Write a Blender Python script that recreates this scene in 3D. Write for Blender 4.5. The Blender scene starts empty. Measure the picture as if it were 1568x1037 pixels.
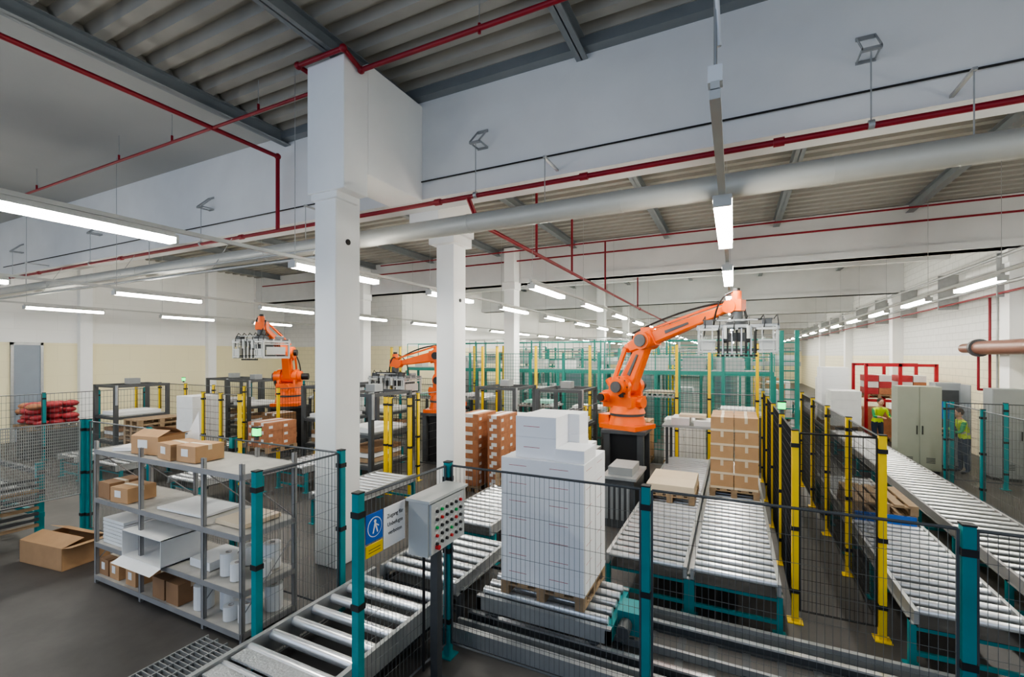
import bpy, math, random
from mathutils import Vector, Matrix
random.seed(7)
scene=bpy.context.scene

# ------------------------------------------------------------------ materials
def pm(name,col,rough=.5,metal=0.,var=.12,scale=4.,bump=0.,emit=None,es=1.,alpha=1.):
    m=bpy.data.materials.new(name); m.use_nodes=True
    nt=m.node_tree; b=nt.nodes['Principled BSDF']
    b.inputs['Roughness'].default_value=rough; b.inputs['Metallic'].default_value=metal
    b.inputs['Base Color'].default_value=(*col,1)
    if var>0:
        tc=nt.nodes.new('ShaderNodeNewGeometry'); n=nt.nodes.new('ShaderNodeTexNoise')
        n.inputs['Scale'].default_value=scale; n.inputs['Detail'].default_value=4
        nt.links.new(tc.outputs['Position'],n.inputs['Vector'])
        r=nt.nodes.new('ShaderNodeMix'); r.data_type='RGBA'
        r.inputs['A'].default_value=(*[max(0,c*(1-var*1.6)) for c in col],1)
        r.inputs['B'].default_value=(*[min(1,c*(1+var)) for c in col],1)
        nt.links.new(n.outputs['Fac'],r.inputs['Factor'])
        nt.links.new(r.outputs['Result'],b.inputs['Base Color'])
        if bump>0:
            bp=nt.nodes.new('ShaderNodeBump'); bp.inputs['Strength'].default_value=bump; bp.inputs['Distance'].default_value=.02
            nt.links.new(n.outputs['Fac'],bp.inputs['Height']); nt.links.new(bp.outputs['Normal'],b.inputs['Normal'])
    if emit:
        b.inputs['Emission Color'].default_value=(*emit,1); b.inputs['Emission Strength'].default_value=es
    if alpha<1: b.inputs['Alpha'].default_value=alpha
    return m

def wall_mat(name,axis,low,high,zs=3.7,bump=.25,mort=.72,bw=.5,rh=.25):
    m=bpy.data.materials.new(name); m.use_nodes=True
    nt=m.node_tree; b=nt.nodes['Principled BSDF']; b.inputs['Roughness'].default_value=.7
    g=nt.nodes.new('ShaderNodeNewGeometry'); s=nt.nodes.new('ShaderNodeSeparateXYZ'); nt.links.new(g.outputs['Position'],s.inputs[0])
    c=nt.nodes.new('ShaderNodeCombineXYZ'); nt.links.new(s.outputs[axis],c.inputs[0]); nt.links.new(s.outputs['Z'],c.inputs[1])
    br=nt.nodes.new('ShaderNodeTexBrick'); br.inputs['Scale'].default_value=1
    br.inputs['Brick Width'].default_value=bw; br.inputs['Row Height'].default_value=rh; br.inputs['Mortar Size'].default_value=.012
    br.inputs['Color1'].default_value=(.98,.98,.98,1); br.inputs['Color2'].default_value=(.94,.94,.94,1); br.inputs['Mortar'].default_value=(mort,mort,mort,1)
    nt.links.new(c.outputs[0],br.inputs['Vector'])
    cmp=nt.nodes.new('ShaderNodeMath'); cmp.operation='GREATER_THAN'; cmp.inputs[1].default_value=zs; nt.links.new(s.outputs['Z'],cmp.inputs[0])
    mx=nt.nodes.new('ShaderNodeMix'); mx.data_type='RGBA'; mx.inputs['A'].default_value=(*low,1); mx.inputs['B'].default_value=(*high,1)
    nt.links.new(cmp.outputs[0],mx.inputs['Factor'])
    mu=nt.nodes.new('ShaderNodeMix'); mu.data_type='RGBA'; mu.blend_type='MULTIPLY'; mu.inputs['Factor'].default_value=.8
    nt.links.new(mx.outputs['Result'],mu.inputs['A']); nt.links.new(br.outputs['Color'],mu.inputs['B'])
    nt.links.new(mu.outputs['Result'],b.inputs['Base Color'])
    bp=nt.nodes.new('ShaderNodeBump'); bp.inputs['Strength'].default_value=bump; bp.inputs['Distance'].default_value=.01; bp.invert=True
    nt.links.new(br.outputs['Fac'],bp.inputs['Height']); nt.links.new(bp.outputs['Normal'],b.inputs['Normal'])
    return m

M={}
M['conc']=pm('painted_concrete',(.78,.78,.77),.7,0,.06,1.5,.15)
M['column']=pm('white_painted_column',(.93,.93,.91),.6,0,.03,2.,.1)
M['deck']=pm('roof_deck_sheet',(.37,.355,.315),.5,.05,.1,1.5)
M['smooth']=pm('plaster_ceiling',(.40,.40,.385),.8,0,.05,.6)
M['purlin']=pm('grey_painted_steel',(.24,.26,.27),.5,.2,.1,3)
M['dsteel']=pm('dark_steel',(.10,.105,.11),.5,.4,.15,5)
M['gsteel']=pm('galvanised_steel',(.42,.43,.43),.42,.5,.15,6)
M['shelf']=pm('shelf_grey',(.34,.335,.33),.5,.3,.15,4)
M['shelftop']=pm('dusty_shelf_board',(.46,.44,.40),.6,0,.2,5)
M['roller']=pm('roller_chrome',(.86,.87,.88),.24,.65,.05,8)
M['rollerd']=pm('roller_worn_steel',(.62,.62,.61),.30,.7,.15,8)
M['duct']=pm('silver_duct',(.52,.51,.46),.45,.2,.06,3)
M['red']=pm('sprinkler_red',(.27,.008,.02),.42,0,.1,4)
M['rackred']=pm('rack_red',(.45,.02,.03),.42,0,.1,4)
M['teal']=pm('teal_paint',(.0,.25,.27),.4,0,.12,5)
M['tealg']=pm('green_paint',(.03,.24,.20),.45,0,.12,5)
M['yellow']=pm('yellow_paint',(.90,.62,.01),.4,0,.06,5)
M['wire']=pm('fence_wire_grey',(.14,.15,.155),.45,.3,0)
M['gwire']=pm('fence_wire_green',(.05,.22,.19),.45,.1,0)
M['lwire']=pm('fence_wire_light',(.30,.31,.30),.45,.3,0)
M['bwire']=pm('fence_wire_black',(.02,.02,.02),.5,.2,0)
M['frame']=pm('fence_frame',(.10,.11,.12),.45,.3,.1)
M['orange']=pm('robot_orange',(.90,.14,.008),.38,0,.06,5)
M['black']=pm('black_rubber',(.015,.015,.016),.55,0,.1,5)
M['white']=pm('white_carton',(.92,.92,.94),.6,0,.02,5)
M['whiteg']=pm('white_paper',(.78,.78,.77),.7,0,.06,5)
M['card']=pm('cardboard',(.50,.30,.155),.75,0,.12,5)
M['cardd']=pm('cardboard_dark',(.33,.19,.10),.8,0,.12,5)
M['tape']=pm('packing_tape',(.70,.58,.42),.4,0,.05,5)
M['wood']=pm('pallet_wood',(.36,.25,.15),.8,0,.25,9,.2)
M['rcard']=pm('red_printed_carton',(.46,.20,.10),.6,0,.3,9)
M['redbag']=pm('red_sack',(.46,.05,.06),.45,0,.2,5,.5)
M['cabg']=pm('cabinet_green_grey',(.36,.38,.31),.45,.1,.06,3)
M['cab']=pm('cabinet_grey',(.32,.34,.35),.4,.1,.06,3)
M['door']=pm('door_blue_grey',(.27,.31,.36),.5,.1,.05,3)
M['blue']=pm('sign_blue',(.01,.12,.50),.4,0,.03)
M['btn']=pm('button_black',(.03,.03,.03),.4,0,0)
M['btnr']=pm('button_red',(.6,.02,.02),.4,0,0)
M['btng']=pm('button_green',(.02,.4,.1),.4,0,0)
M['box']=pm('control_box_grey',(.55,.56,.54),.4,.1,.05,4)
M['glowg']=pm('green_indicator',(.1,.8,.3),.4,0,0,emit=(.02,1,.18),es=2.5)
M['lamp']=pm('fluorescent_tube',(1,1,1),.4,0,0,emit=(1,.98,.90),es=70)
M['lamph']=pm('lamp_housing',(.56,.56,.53),.45,.1,.05)
M['tread']=pm('tread_plate',(.62,.63,.64),.35,.5,.35,45,.6)
M['brown']=pm('brown_pipe',(.22,.11,.08),.4,.1,.12,4)
M['skin']=pm('skin',(.60,.34,.24),.55,0,.05)
M['hair']=pm('hair',(.05,.03,.02),.7,0,.1)
M['hivis']=pm('hivis_yellow',(.55,.75,.03),.6,0,.06)
M['gshirt']=pm('green_shirt',(.03,.28,.10),.7,0,.1)
M['trous']=pm('work_trousers',(.03,.045,.08),.8,0,.1)
M['grey']=pm('grey_plastic',(.30,.31,.31),.5,0,.1)
M['mint']=pm('mint_sheet',(.30,.58,.48),.5,0,.1)

def floor_mat():
    m=bpy.data.materials.new('concrete_floor'); m.use_nodes=True; nt=m.node_tree; b=nt.nodes['Principled BSDF']
    g=nt.nodes.new('ShaderNodeNewGeometry'); n=nt.nodes.new('ShaderNodeTexNoise'); n.inputs['Scale'].default_value=.9; n.inputs['Detail'].default_value=8; n.inputs['Roughness'].default_value=.65
    nt.links.new(g.outputs['Position'],n.inputs['Vector'])
    r=nt.nodes.new('ShaderNodeValToRGB'); r.color_ramp.elements[0].position=.3; r.color_ramp.elements[0].color=(.060,.055,.052,1)
    r.color_ramp.elements[1].position=.75; r.color_ramp.elements[1].color=(.115,.106,.098,1)
    nt.links.new(n.outputs['Fac'],r.inputs[0]); nt.links.new(r.outputs[0],b.inputs['Base Color'])
    b.inputs['Roughness'].default_value=.5
    return m
M['floor']=floor_mat()

# ------------------------------------------------------------------ mesh builder
class MB:
    def __init__(s): s.v=[];s.f=[];s.m=[];s.sm=[];s.mats=[]
    def mi(s,k):
        if k not in s.mats: s.mats.append(k)
        return s.mats.index(k)
    def add(s,vs,fs,mat,smooth=False):
        o=len(s.v); s.v+= [tuple(v) for v in vs]; i=s.mi(mat)
        for f in fs: s.f.append([o+j for j in f]); s.m.append(i); s.sm.append(smooth)
    def box(s,x0,x1,y0,y1,z0,z1,mat):
        if x0>x1:x0,x1=x1,x0
        if y0>y1:y0,y1=y1,y0
        s.add([(x0,y0,z0),(x1,y0,z0),(x1,y1,z0),(x0,y1,z0),(x0,y0,z1),(x1,y0,z1),(x1,y1,z1),(x0,y1,z1)],
          [(0,3,2,1),(4,5,6,7),(0,1,5,4),(1,2,6,5),(2,3,7,6),(3,0,4,7)],mat)
    def cbox(s,c,sz,mat,ang=0,tilt=None):
        hx,hy,hz=sz[0]/2,sz[1]/2,sz[2]/2
        R=Matrix.Rotation(ang,3,'Z')
        if tilt: R=R@Matrix.Rotation(tilt,3,'X')
        vs=[Vector(c)+R@Vector(p) for p in [(-hx,-hy,-hz),(hx,-hy,-hz),(hx,hy,-hz),(-hx,hy,-hz),(-hx,-hy,hz),(hx,-hy,hz),(hx,hy,hz),(-hx,hy,hz)]]
        s.add(vs,[(0,3,2,1),(4,5,6,7),(0,1,5,4),(1,2,6,5),(2,3,7,6),(3,0,4,7)],mat)
    def cyl(s,p0,p1,r,mat,seg=10,r1=None,caps=True):
        p0=Vector(p0);p1=Vector(p1);r1=r if r1 is None else r1
        d=(p1-p0); 
        if d.length<1e-6:return
        d.normalize(); u=d.orthogonal().normalized(); w=d.cross(u)
        if abs(d.z)>.999: u=Vector((1,0,0)); w=d.cross(u)
        vs=[];ph=math.pi/4 if seg==4 else 0
        for p,rr in((p0,r),(p1,r1)):
            for i in range(seg):
                a=2*math.pi*i/seg+ph; vs.append(p+(u*math.cos(a)+w*math.sin(a))*rr)
        s.add(vs,[(i,(i+1)%seg,seg+(i+1)%seg,seg+i) for i in range(seg)],mat,seg>6)
        if caps: s.add(vs,[tuple(range(seg-1,-1,-1)),tuple(range(seg,2*seg))],mat)
    def tube(s,pts,r,mat,seg=8):
        for a,b in zip(pts[:-1],pts[1:]): s.cyl(a,b,r,mat,seg)
        for p in pts[1:-1]: s.ball(p,r*1.0,mat,seg,4)
    def ball(s,c,r,mat,seg=10,rings=6,sc=(1,1,1)):
        c=Vector(c);vs=[];fs=[]
        for j in range(rings+1):
            t=math.pi*j/rings
            for i in range(seg):
                a=2*math.pi*i/seg
                vs.append(c+Vector((r*sc[0]*math.sin(t)*math.cos(a),r*sc[1]*math.sin(t)*math.sin(a),r*sc[2]*math.cos(t))))
        for j in range(rings):
            for i in range(seg): fs.append((j*seg+i,(j+1)*seg+i,(j+1)*seg+(i+1)%seg,j*seg+(i+1)%seg))
        s.add(vs,fs,mat,True)
    def beam(s,p0,p1,side,w0,h0,w1,h1,mat):
        p0=Vector(p0);p1=Vector(p1);S=Vector(side).normalized();d=(p1-p0).normalized();U=S.cross(d).normalized()
        vs=[]
        for p,w,h in((p0,w0,h0),(p1,w1,h1)):
            k=.25
            for a,b in((-1,-1+k),(-1+k,-1),(1-k,-1),(1,-1+k),(1,1-k),(1-k,1),(-1+k,1),(-1,1-k)):
                vs.append(p+S*(a*w/2)+U*(b*h/2))
        n=8
        s.add(vs,[(i,(i+1)%n,n+(i+1)%n,n+i) for i in range(n)]+[tuple(range(n-1,-1,-1)),tuple(range(n,2*n))],mat)
    def rod(s,p0,p1,r,mat): s.cyl(p0,p1,r,mat,4,caps=False)
    def make(s,name,bevel=0,origin=None):
        xs=[v[0] for v in s.v];ys=[v[1] for v in s.v];zs=[v[2] for v in s.v]
        o=origin or ((min(xs)+max(xs))/2,(min(ys)+max(ys))/2,min(zs))
        me=bpy.data.meshes.new(name)
        me.from_pydata([(v[0]-o[0],v[1]-o[1],v[2]-o[2]) for v in s.v],[],s.f)
        for k in s.mats: me.materials.append(M[k])
        me.polygons.foreach_set('material_index',s.m); me.polygons.foreach_set('use_smooth',s.sm); me.update()
        ob=bpy.data.objects.new(name,me); ob.location=o; scene.collection.objects.link(ob)
        if bevel:
            b=ob.modifiers.new('bevel','BEVEL'); b.width=bevel; b.segments=2; b.limit_method='ANGLE'
        return ob

# ------------------------------------------------------------------ shell
XL,XR,YF=-24.,7.,62.
b=MB(); b.box(XL-.3,XR+.3,-5,YF+.3,-.2,0,'floor'); b.make('floor')
M['wl']=wall_mat('wall_panel_left','Y',(.92,.84,.56),(.90,.89,.85),mort=.9,bw=1.2,rh=.6,bump=.1)
M['wx']=wall_mat('wall_block_x','X',(.88,.80,.54),(.82,.81,.77),mort=.8)
M['wr']=wall_mat('wall_block_right','Y',(.86,.80,.58),(.78,.78,.75),3.2,.5,mort=.66)
b=MB(); b.box(XL-.3,XL,-5,18.5,0,8.3,'wl'); b.make('wall_left')
b=MB(); b.box(XL,-15.2,18.5,18.8,0,8.3,'wx'); b.make('wall_back')
b=MB(); b.box(-15.5,-15.2,18.8,YF,0,8.3,'wl'); b.make('wall_inner')
b=MB(); b.box(XR,XR+.3,-5,YF,0,8.3,'wr')
b.make('wall_right')
b=MB(); b.box(-15.5,XR+.3,YF,YF+.3,0,8.3,'wx'); b.make('wall_far')
def pil(x0,x1,y0,y1):
    b=MB(); b.box(x0,x1,y0,y1,0,6.05,'column'); b.box(x0-.05,x1,y0-.05,y1+.05,5.7,6.05,'column'); return b.make('wall_pilaster')
for y in (16.75,26.75,36.75,46.75): pil(6.6,7.,y,y+.5)
b=MB()
for y in (3.,9.,14.): b.box(-24,-23.75,y,y+.4,0,7.6,'column')
b.make('trim_1')

def deck(name,x0,x1,y0,y1,z,per=.40,dep=.15):
    vs=[];fs=[];n=int((y1-y0)/per); prof=[]
    for i in range(n+1):
        y=y0+i*per; prof+=[(y,z),(y+per*.40,z),(y+per*.54,z+dep),(y+per*.86,z+dep)]
    for (y,zz) in prof: vs+=[(x0,y,zz),(x1,y,zz)]
    for i in range(len(prof)-1): fs.append((2*i,2*i+1,2*i+3,2*i+2))
    b=MB(); b.add(vs,fs,'deck'); b.box(x0,x1,y0,y0+(n+1)*per,z+.2,z+.25,'deck'); return b.make(name)
deck('ceiling',-8.75,XR,-5,6.75,7.98)
deck('ceiling_rear_bay',-24,XR,7.4,YF-.4,7.52)
b=MB(); b.box(-24,-8.75,-5,6.8,7.98,8.2,'smooth'); b.make('ceiling_plaster')

def ibeam(b,x,y0,y1,z1,h=.2,w=.14,mat='purlin'):
    b.box(x-w/2,x+w/2,y0,y1,z1-.015,z1,mat); b.box(x-w/2,x+w/2,y0,y1,z1-h,z1-h+.015,mat); b.box(x-.008,x+.008,y0,y1,z1-h,z1,mat)
b=MB()
for x in (-8.7,-5.45,-2.1,1.2,4.5): ibeam(b,x,-5,6.8,7.98,.24,.18)
b.box(-8.7,7,6.62,6.8,7.82,7.98,'purlin')
b.make('roof_purlins')
b=MB()
for x in (-22,-18.6,-15.3,-12,-8.7,-5.45,-2.1,1.2,4.5):
    y1=18.5 if x<-15.2 else 61.9
    ibeam(b,x,7.4,y1,7.52,.24,.18)
b.make('roof_purlins')
b=MB(); b.box(-24,7,6.8,7.4,6.05,8.24,'conc')
b.cyl((-23.5,6.77,6.36),(7,6.77,6.36),.014,'black',5)
b.make('concrete_beam')
for i,y in enumerate((16.7,26.7,36.7,46.7,56.7)):
    b=MB(); x0=-24 if y<18 else -15.2
    b.box(x0,7,y,y+.5,6.1,7.5,'conc'); b.box(x0,7,y-.08,y+.58,6.1,6.3,'conc'); b.make('concrete_beam')
for y in (21.7,31.7,41.7,51.7):
    b=MB(); b.box(-15.2,7,y,y+.3,6.7,7.5,'conc'); b.make('secondary_beam')

# columns
def col(b,x0,x1,y0,y1,z1): b.box(x0,x1,y0,y1,0,z1,'column')
b=MB(); col(b,-5.80,-5.36,5.0,5.5,5.7)
b.box(-5.88,-5.12,4.93,5.42,5.66,7.62,'column')
b.box(-5.88,-5.12,5.42,6.8,6.02,7.75,'column')
b.box(-5.84,-5.3,4.96,5.42,5.56,5.68,'column')
b.cyl((-5.36,5.24,4.95),(-5.345,5.24,4.95),.045,'black',12)
b.make('concrete_column',.015)
b=MB(); col(b,-5.80,-5.36,8.2,8.68,5.7)
b.box(-5.9,-5.26,8.05,8.78,5.58,5.78,'column'); b.box(-5.9,-5.2,7.4,8.78,5.78,7.5,'column')
b.cyl((-5.36,8.45,4.4),(-5.345,8.45,4.4),.04,'black',12)
b.make('concrete_column',.015)
for x,y in ((-8.2,16.15),(-7.2,26.1),(-7.9,36.1),(-7.9,46.1),(-16,16.15)):
    b=MB(); b.box(x,x+.45,y,y+.5,0,7.45,'column'); b.box(x-.06,x+.51,y-.06,y+.5,5.8,6.1,'column'); b.make('concrete_column',.015)

b=MB()
b.box(-23.99,-23.93,7.15,7.88,0,3.6,'door'); b.box(-23.99,-23.9,7.07,7.15,0,3.7,'gsteel'); b.box(-23.99,-23.9,7.88,7.96,0,3.7,'gsteel'); b.box(-23.99,-23.9,7.07,7.96,3.6,3.7,'gsteel')
b.box(-23.93,-23.88,7.22,7.27,1.0,1.2,'black'); b.make('door_1')

# ------------------------------------------------------------------ brackets + services
def bracket(x):
    b=MB()
    for s in (-.09,.09):
        b.box(x+s-.006,x+s+.006,6.5,6.795,6.72,6.75,'gsteel')
        b.beam((x+s,6.78,7.02),(x+s,6.51,6.74),(1,0,0),.012,.03,.012,.03,'gsteel')
    b.box(x-.10,x+.10,6.785,6.798,6.99,7.04,'gsteel'); b.box(x-.10,x+.10,6.785,6.798,6.71,6.75,'gsteel')
    b.box(x-.10,x+.10,6.5,6.55,6.71,6.74,'gsteel')
    b.cyl((x,6.55,6.72),(x,6.55,5.85),.008,'gsteel',5); b.cyl((x-.03,6.55,5.86),(x+.03,6.55,5.86),.055,'gsteel',10)
    b.make('pipe_bracket')
for x in (-22,-16.7,-11.4,-3.85,1.42,6.2): bracket(x)
def pipe(b,pts,r=.035,mat='red',fit=True):
    b.tube([Vector(p) for p in pts],r,mat,10)
    if fit:
        for p in pts[1:-1]: b.ball(p,r*1.6,mat,10,6)
b=MB()
pipe(b,[(-23.9,6.55,5.85),(6.95,6.55,5.85)],.038)
for x in (-20,-15,-9.9,-6.6,-4.6,-2,.5,3,5.5): b.cyl((x-.06,6.55,5.85),(x+.06,6.55,5.85),.055,'red',10)
pipe(b,[(-8.7,-4.8,7.42),(-8.7,6.55,7.42),(-8.7,6.55,5.85)],.042)
pipe(b,[(-23,5.2,7.42),(-8.7,5.2,7.42),(-5.98,5.2,7.42)],.028)
pipe(b,[(-5.98,5.2,7.42),(-5.98,5.2,7.62),(-5.98,4.85,7.62),(-5.05,4.85,7.62),(-5.05,5.2,7.5),(6.9,5.2,7.45)],.036)
for x in (-20,-16,-12,-10,-7.4,-3,.0,3): 
    b.cyl((x,5.2,7.42),(x,5.2,7.55),.022,'red',8); b.cyl((x,5.2,7.55),(x,5.2,7.97),.007,'gsteel',5)
pipe(b,[(-4.0,6.55,5.85),(-4.0,6.9,5.5),(-4.0,22,5.4),(-4,40,5.4)],.042)
for y in (9.5,12.,15.6,21.5):
    zt=7.15
    b.cyl((-4,y,5.42),(-4,y,zt),.03,'red',8)
    pipe(b,[(-14,y,zt),(6.9,y,zt)],.026)
pipe(b,[(-23,13,7.15),(-13,13,7.15)],.026); pipe(b,[(-23,16.4,6.95),(6.9,16.4,6.95)],.03)
b.make('sprinkler_piping')
b=MB(); b.cyl((-23.8,6.25,5.30),(6.95,6.25,5.30),.145,'duct',28)
x=-23
while x<7: b.cyl((x,6.25,5.30),(x+.04,6.25,5.30),.151,'duct',28); x+=2.4
for x in (-20,-13,-7.5,-2.5,2.2): b.cyl((x,6.25,5.4),(x,6.25,6.12),.008,'gsteel',5); b.box(x-.02,x+.02,6.22,6.79,6.1,6.13,'gsteel')
b.make('ventilation_duct')
b=MB()
for (y,z,r) in ((5.95,5.0,.03),(5.9,5.12,.02)): b.cyl((-23.8,y,z),(-6.5,y,z),r,'gsteel',8)
for x in (-22,-18,-14,-10,-7): b.cyl((x,5.95,5.0),(x,6.4,5.8),.006,'gsteel',5)
b.make('conduit_pipe')
b=MB()
for z,r,mt in ((5.15,.05,'gsteel'),(5.5,.04,'gsteel'),(4.9,.03,'red'),(5.9,.05,'gsteel')):
    b.cyl((6.5,8,z),(6.5,60,z),r,mt,8)
for y in range(9,60,4): b.box(6.45,6.99,y,y+.05,4.8,6.0,'gsteel')
b.tube([Vector((6.75,18.2,4.9)),Vector((6.75,18.2,2.2)),Vector((6.5,18.2,2.2)),Vector((6.5,18.2,3.3))],.035,'red')
b.tube([Vector((6.8,17.9,5.1)),Vector((6.8,17.9,1.0))],.03,'gsteel')
b.make('wall_service_pipes')
b=MB(); b.cyl((6.25,9,3.42),(6.25,17.6,3.42),.19,'brown',24)
for y in (12,14.4,17.4): b.cyl((6.25,y,3.42),(6.25,y+.12,3.42),.25,'dsteel',24)
b.cyl((6.25,17.6,3.42),(6.25,18.4,3.42),.14,'brown',20)
b.box(6.2,6.98,14.8,14.86,3.15,3.23,'dsteel'); b.box(6.2,6.98,11,11.06,3.15,3.23,'dsteel'); b.make('process_pipe')

# ------------------------------------------------------------------ lamps
ZL=4.7
mb=MB()
mb.box(-.03,.03,-.95,.95,.0,.04,'lamph')
mb.box(-.085,.085,-.95,.95,-.035,.0,'lamph')
mb.box(-.075,.075,-.93,.93,-.10,-.035,'lamp')
mb.box(-.08,.08,-.965,-.93,-.105,.0,'lamph'); mb.box(-.08,.08,.93,.965,-.105,.0,'lamph')
lamp0=mb.make('fluorescent_lamp',origin=(0,0,0)); first=True
def lampat(x,y):
    global first
    if first: lamp0.location=(x,y,ZL); first=False
    else:
        o=lamp0.copy(); o.location=(x,y,ZL); scene.collection.objects.link(o)
rows=[(-19.,-.35,17),(-12.8,-.8,58),(-6.3,-1.25,58),(-3.8,9.7,58),(-.1,5.65,58),(4.5,5.4,58)]
for x,y0,y1 in rows:
    y=y0
    while y<y1: lampat(x,y); y+=3.6
    b=MB(); ys=2.9 if x==-.1 else y0-1
    b.box(x-.025,x+.025,ys,y1+1,ZL+.045,ZL+.095,'lamph')
    yy=max(ys+.1,y0-.9)
    if x==-.1:
        b.box(x-.03,x+.03,2.9,4.65,ZL-.01,ZL+.05,'lamph'); b.cyl((x,2.98,ZL+.1),(x,2.98,7.8),.010,'gsteel',6)
        b.cyl((x+.02,3.0,ZL+.35),(x-.03,2.9,6.2),.014,'whiteg',6); b.box(x-.04,x+.04,2.92,3.0,ZL+.1,ZL+.2,'whiteg'); yy=6.6+1
    while yy<y1:
        b.cyl((x,yy,ZL+.1),(x,yy,7.75 if yy<6.7 else 7.4),.005,'gsteel',4); yy+=3.6
    b.make('lamp_trunking')

# ------------------------------------------------------------------ fences
def fence(name,pts,h=2.06,post='teal',wire='wire',vp=.05,hp=.2,pw=.07,wr=.0022,zb=.14,skip=(),rail='frame',clips=True,sub=0,ph=None):
    b=MB(); ph=ph or h
    P=[]
    for i in range(len(pts)-1):
        a,c=Vector(pts[i]),Vector(pts[i+1])
        n=max(1,round((c-a).length/sub)) if sub else 1
        for k in range(n): P.append(a.lerp(c,k/n))
    P.append(Vector(pts[-1]))
    for p in P:
        b.box(p.x-pw/2,p.x+pw/2,p.y-pw/2,p.y+pw/2,0,ph,post); b.box(p.x-pw/2-.004,p.x+pw/2+.004,p.y-pw/2-.004,p.y+pw/2+.004,ph,ph+.012,'black')
        b.box(p.x-.08,p.x+.08,p.y-.08,p.y+.08,0,.012,post)
        if clips:
            for z in (.35,1.1,h-.2): b.box(p.x-pw*.62,p.x+pw*.62,p.y-pw*.62,p.y+pw*.62,z,z+.05,'black')
    for i in range(len(P)-1):
        if i in skip: continue
        a,c=P[i],P[i+1]; d=(c-a); L=d.length; d/=L
        a2=a+d*(pw/2+.015); c2=c-d*(pw/2+.015); L2=(c2-a2).length
        z0,z1=zb,h-.03
        def q(t,z): p=a2+d*t; return (p.x,p.y,z)
        for z in (z0,z1): b.cyl(q(0,z),q(L2,z),.012,rail,4)
        for t in (0,L2): b.cyl(q(t,z0),q(t,z1),.012,rail,4)
        n=int(L2/vp)
        for k in range(1,n): b.rod(q(L2*k/n,z0),q(L2*k/n,z1),wr,wire)
        n=int((z1-z0)/hp)
        for k in range(1,n): z=z0+(z1-z0)*k/n; b.rod(q(0,z),q(L2,z),wr,wire)
    return b.make(name)
fence('safety_fence',[(-2.8,2.85),(-2.75,4.1),(-.69,4.1),(1.41,4.1),(3.5,4.1),(5.6,4.1)])
fence('safety_fence',[(-4.22,2.95),(-4.25,4.05),(-6.3,4.05),(-8.4,4.05),(-10.37,4.05)])
fence('safety_fence',[(-10.45,4.0),(-10.45,2.4),(-10.45,.9)],wire='lwire',rail='gsteel',vp=.026,hp=.05,wr=.0055,zb=.75)
fence('yellow_safety_fence',[(.66,13.2),(.66,6.45),(1.50,6.45),(1.50,13.2)],h=2.3,post='yellow',wire='bwire',vp=.04,hp=.12,sub=1.7,wr=.0028,rail='bwire')
fence('yellow_safety_fence',[(-20,9.2),(-12.2,9.2),(-12.2,13.2)],h=2.24,post='yellow',wire='bwire',vp=.09,hp=.2,sub=1.5,wr=.004)
fence('yellow_safety_fence',[(-12.6,7.3),(-11.1,7.3)],h=2.24,post='yellow',wire='bwire',vp=.06,hp=.15,sub=.75,wr=.004)
fence('yellow_safety_fence',[(-7.3,8.3),(-7.3,10.7)],h=2.24,post='yellow',wire='bwire',vp=.08,hp=.2,sub=1.2,wr=.003)
fence('yellow_safety_fence',[(-7.15,8.3),(-6.6,8.3)],h=2.24,post='yellow',wire='bwire',vp=.08,hp=.2,wr=.003)
fence('yellow_safety_fence',[(-3.2,8.3),(-3.2,12.9)],h=2.0,post='yellow',wire='bwire',vp=.08,hp=.2,sub=2.3,wr=.003)
fence('tall_yellow_fence',[(-11.5,13.4),(-9.4,13.4),(-7.6,13.4),(-7.05,13.4),(-5.66,13.4),(-3.9,13.4),(-1.43,13.4),(-.6,13.4),(.54,13.4)],h=2.2,ph=3.5,post='yellow',wire='bwire',vp=.09,hp=.2,wr=.004)
fence('tall_yellow_fence',[(-14,16.9),(-10,16.9),(-8.6,16.9)],h=2.2,ph=3.6,post='yellow',wire='bwire',vp=.12,hp=.3,wr=.004,sub=1.8)
fence('safety_fence',[(-19,5),(-19,9.0)],vp=.09,hp=.2,sub=1.3,wr=.004)
fence('safety_fence',[(4.72,5.5),(4.72,14.9)],vp=.06,hp=.2,sub=2.05,wr=.003)
fence('safety_fence',[(4.85,14.95),(6.8,14.95)],vp=.06,hp=.2,sub=1.,wr=.003)
fence('safety_fence',[(-23,14.5),(-12.,14.5)],vp=.15,hp=.3,sub=2.,wr=.005)
fence('safety_fence',[(-9.4,15.55),(1.0,15.55)],h=3.3,vp=.10,hp=.12,sub=1.3,wr=.0055,post='tealg',wire='gwire',rail='tealg',clips=False)
fence('safety_fence',[(-9,19.),(2.,19.)],h=3.5,vp=.14,hp=.2,sub=1.6,wr=.006,post='tealg',wire='gwire',rail='tealg',clips=False)

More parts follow.
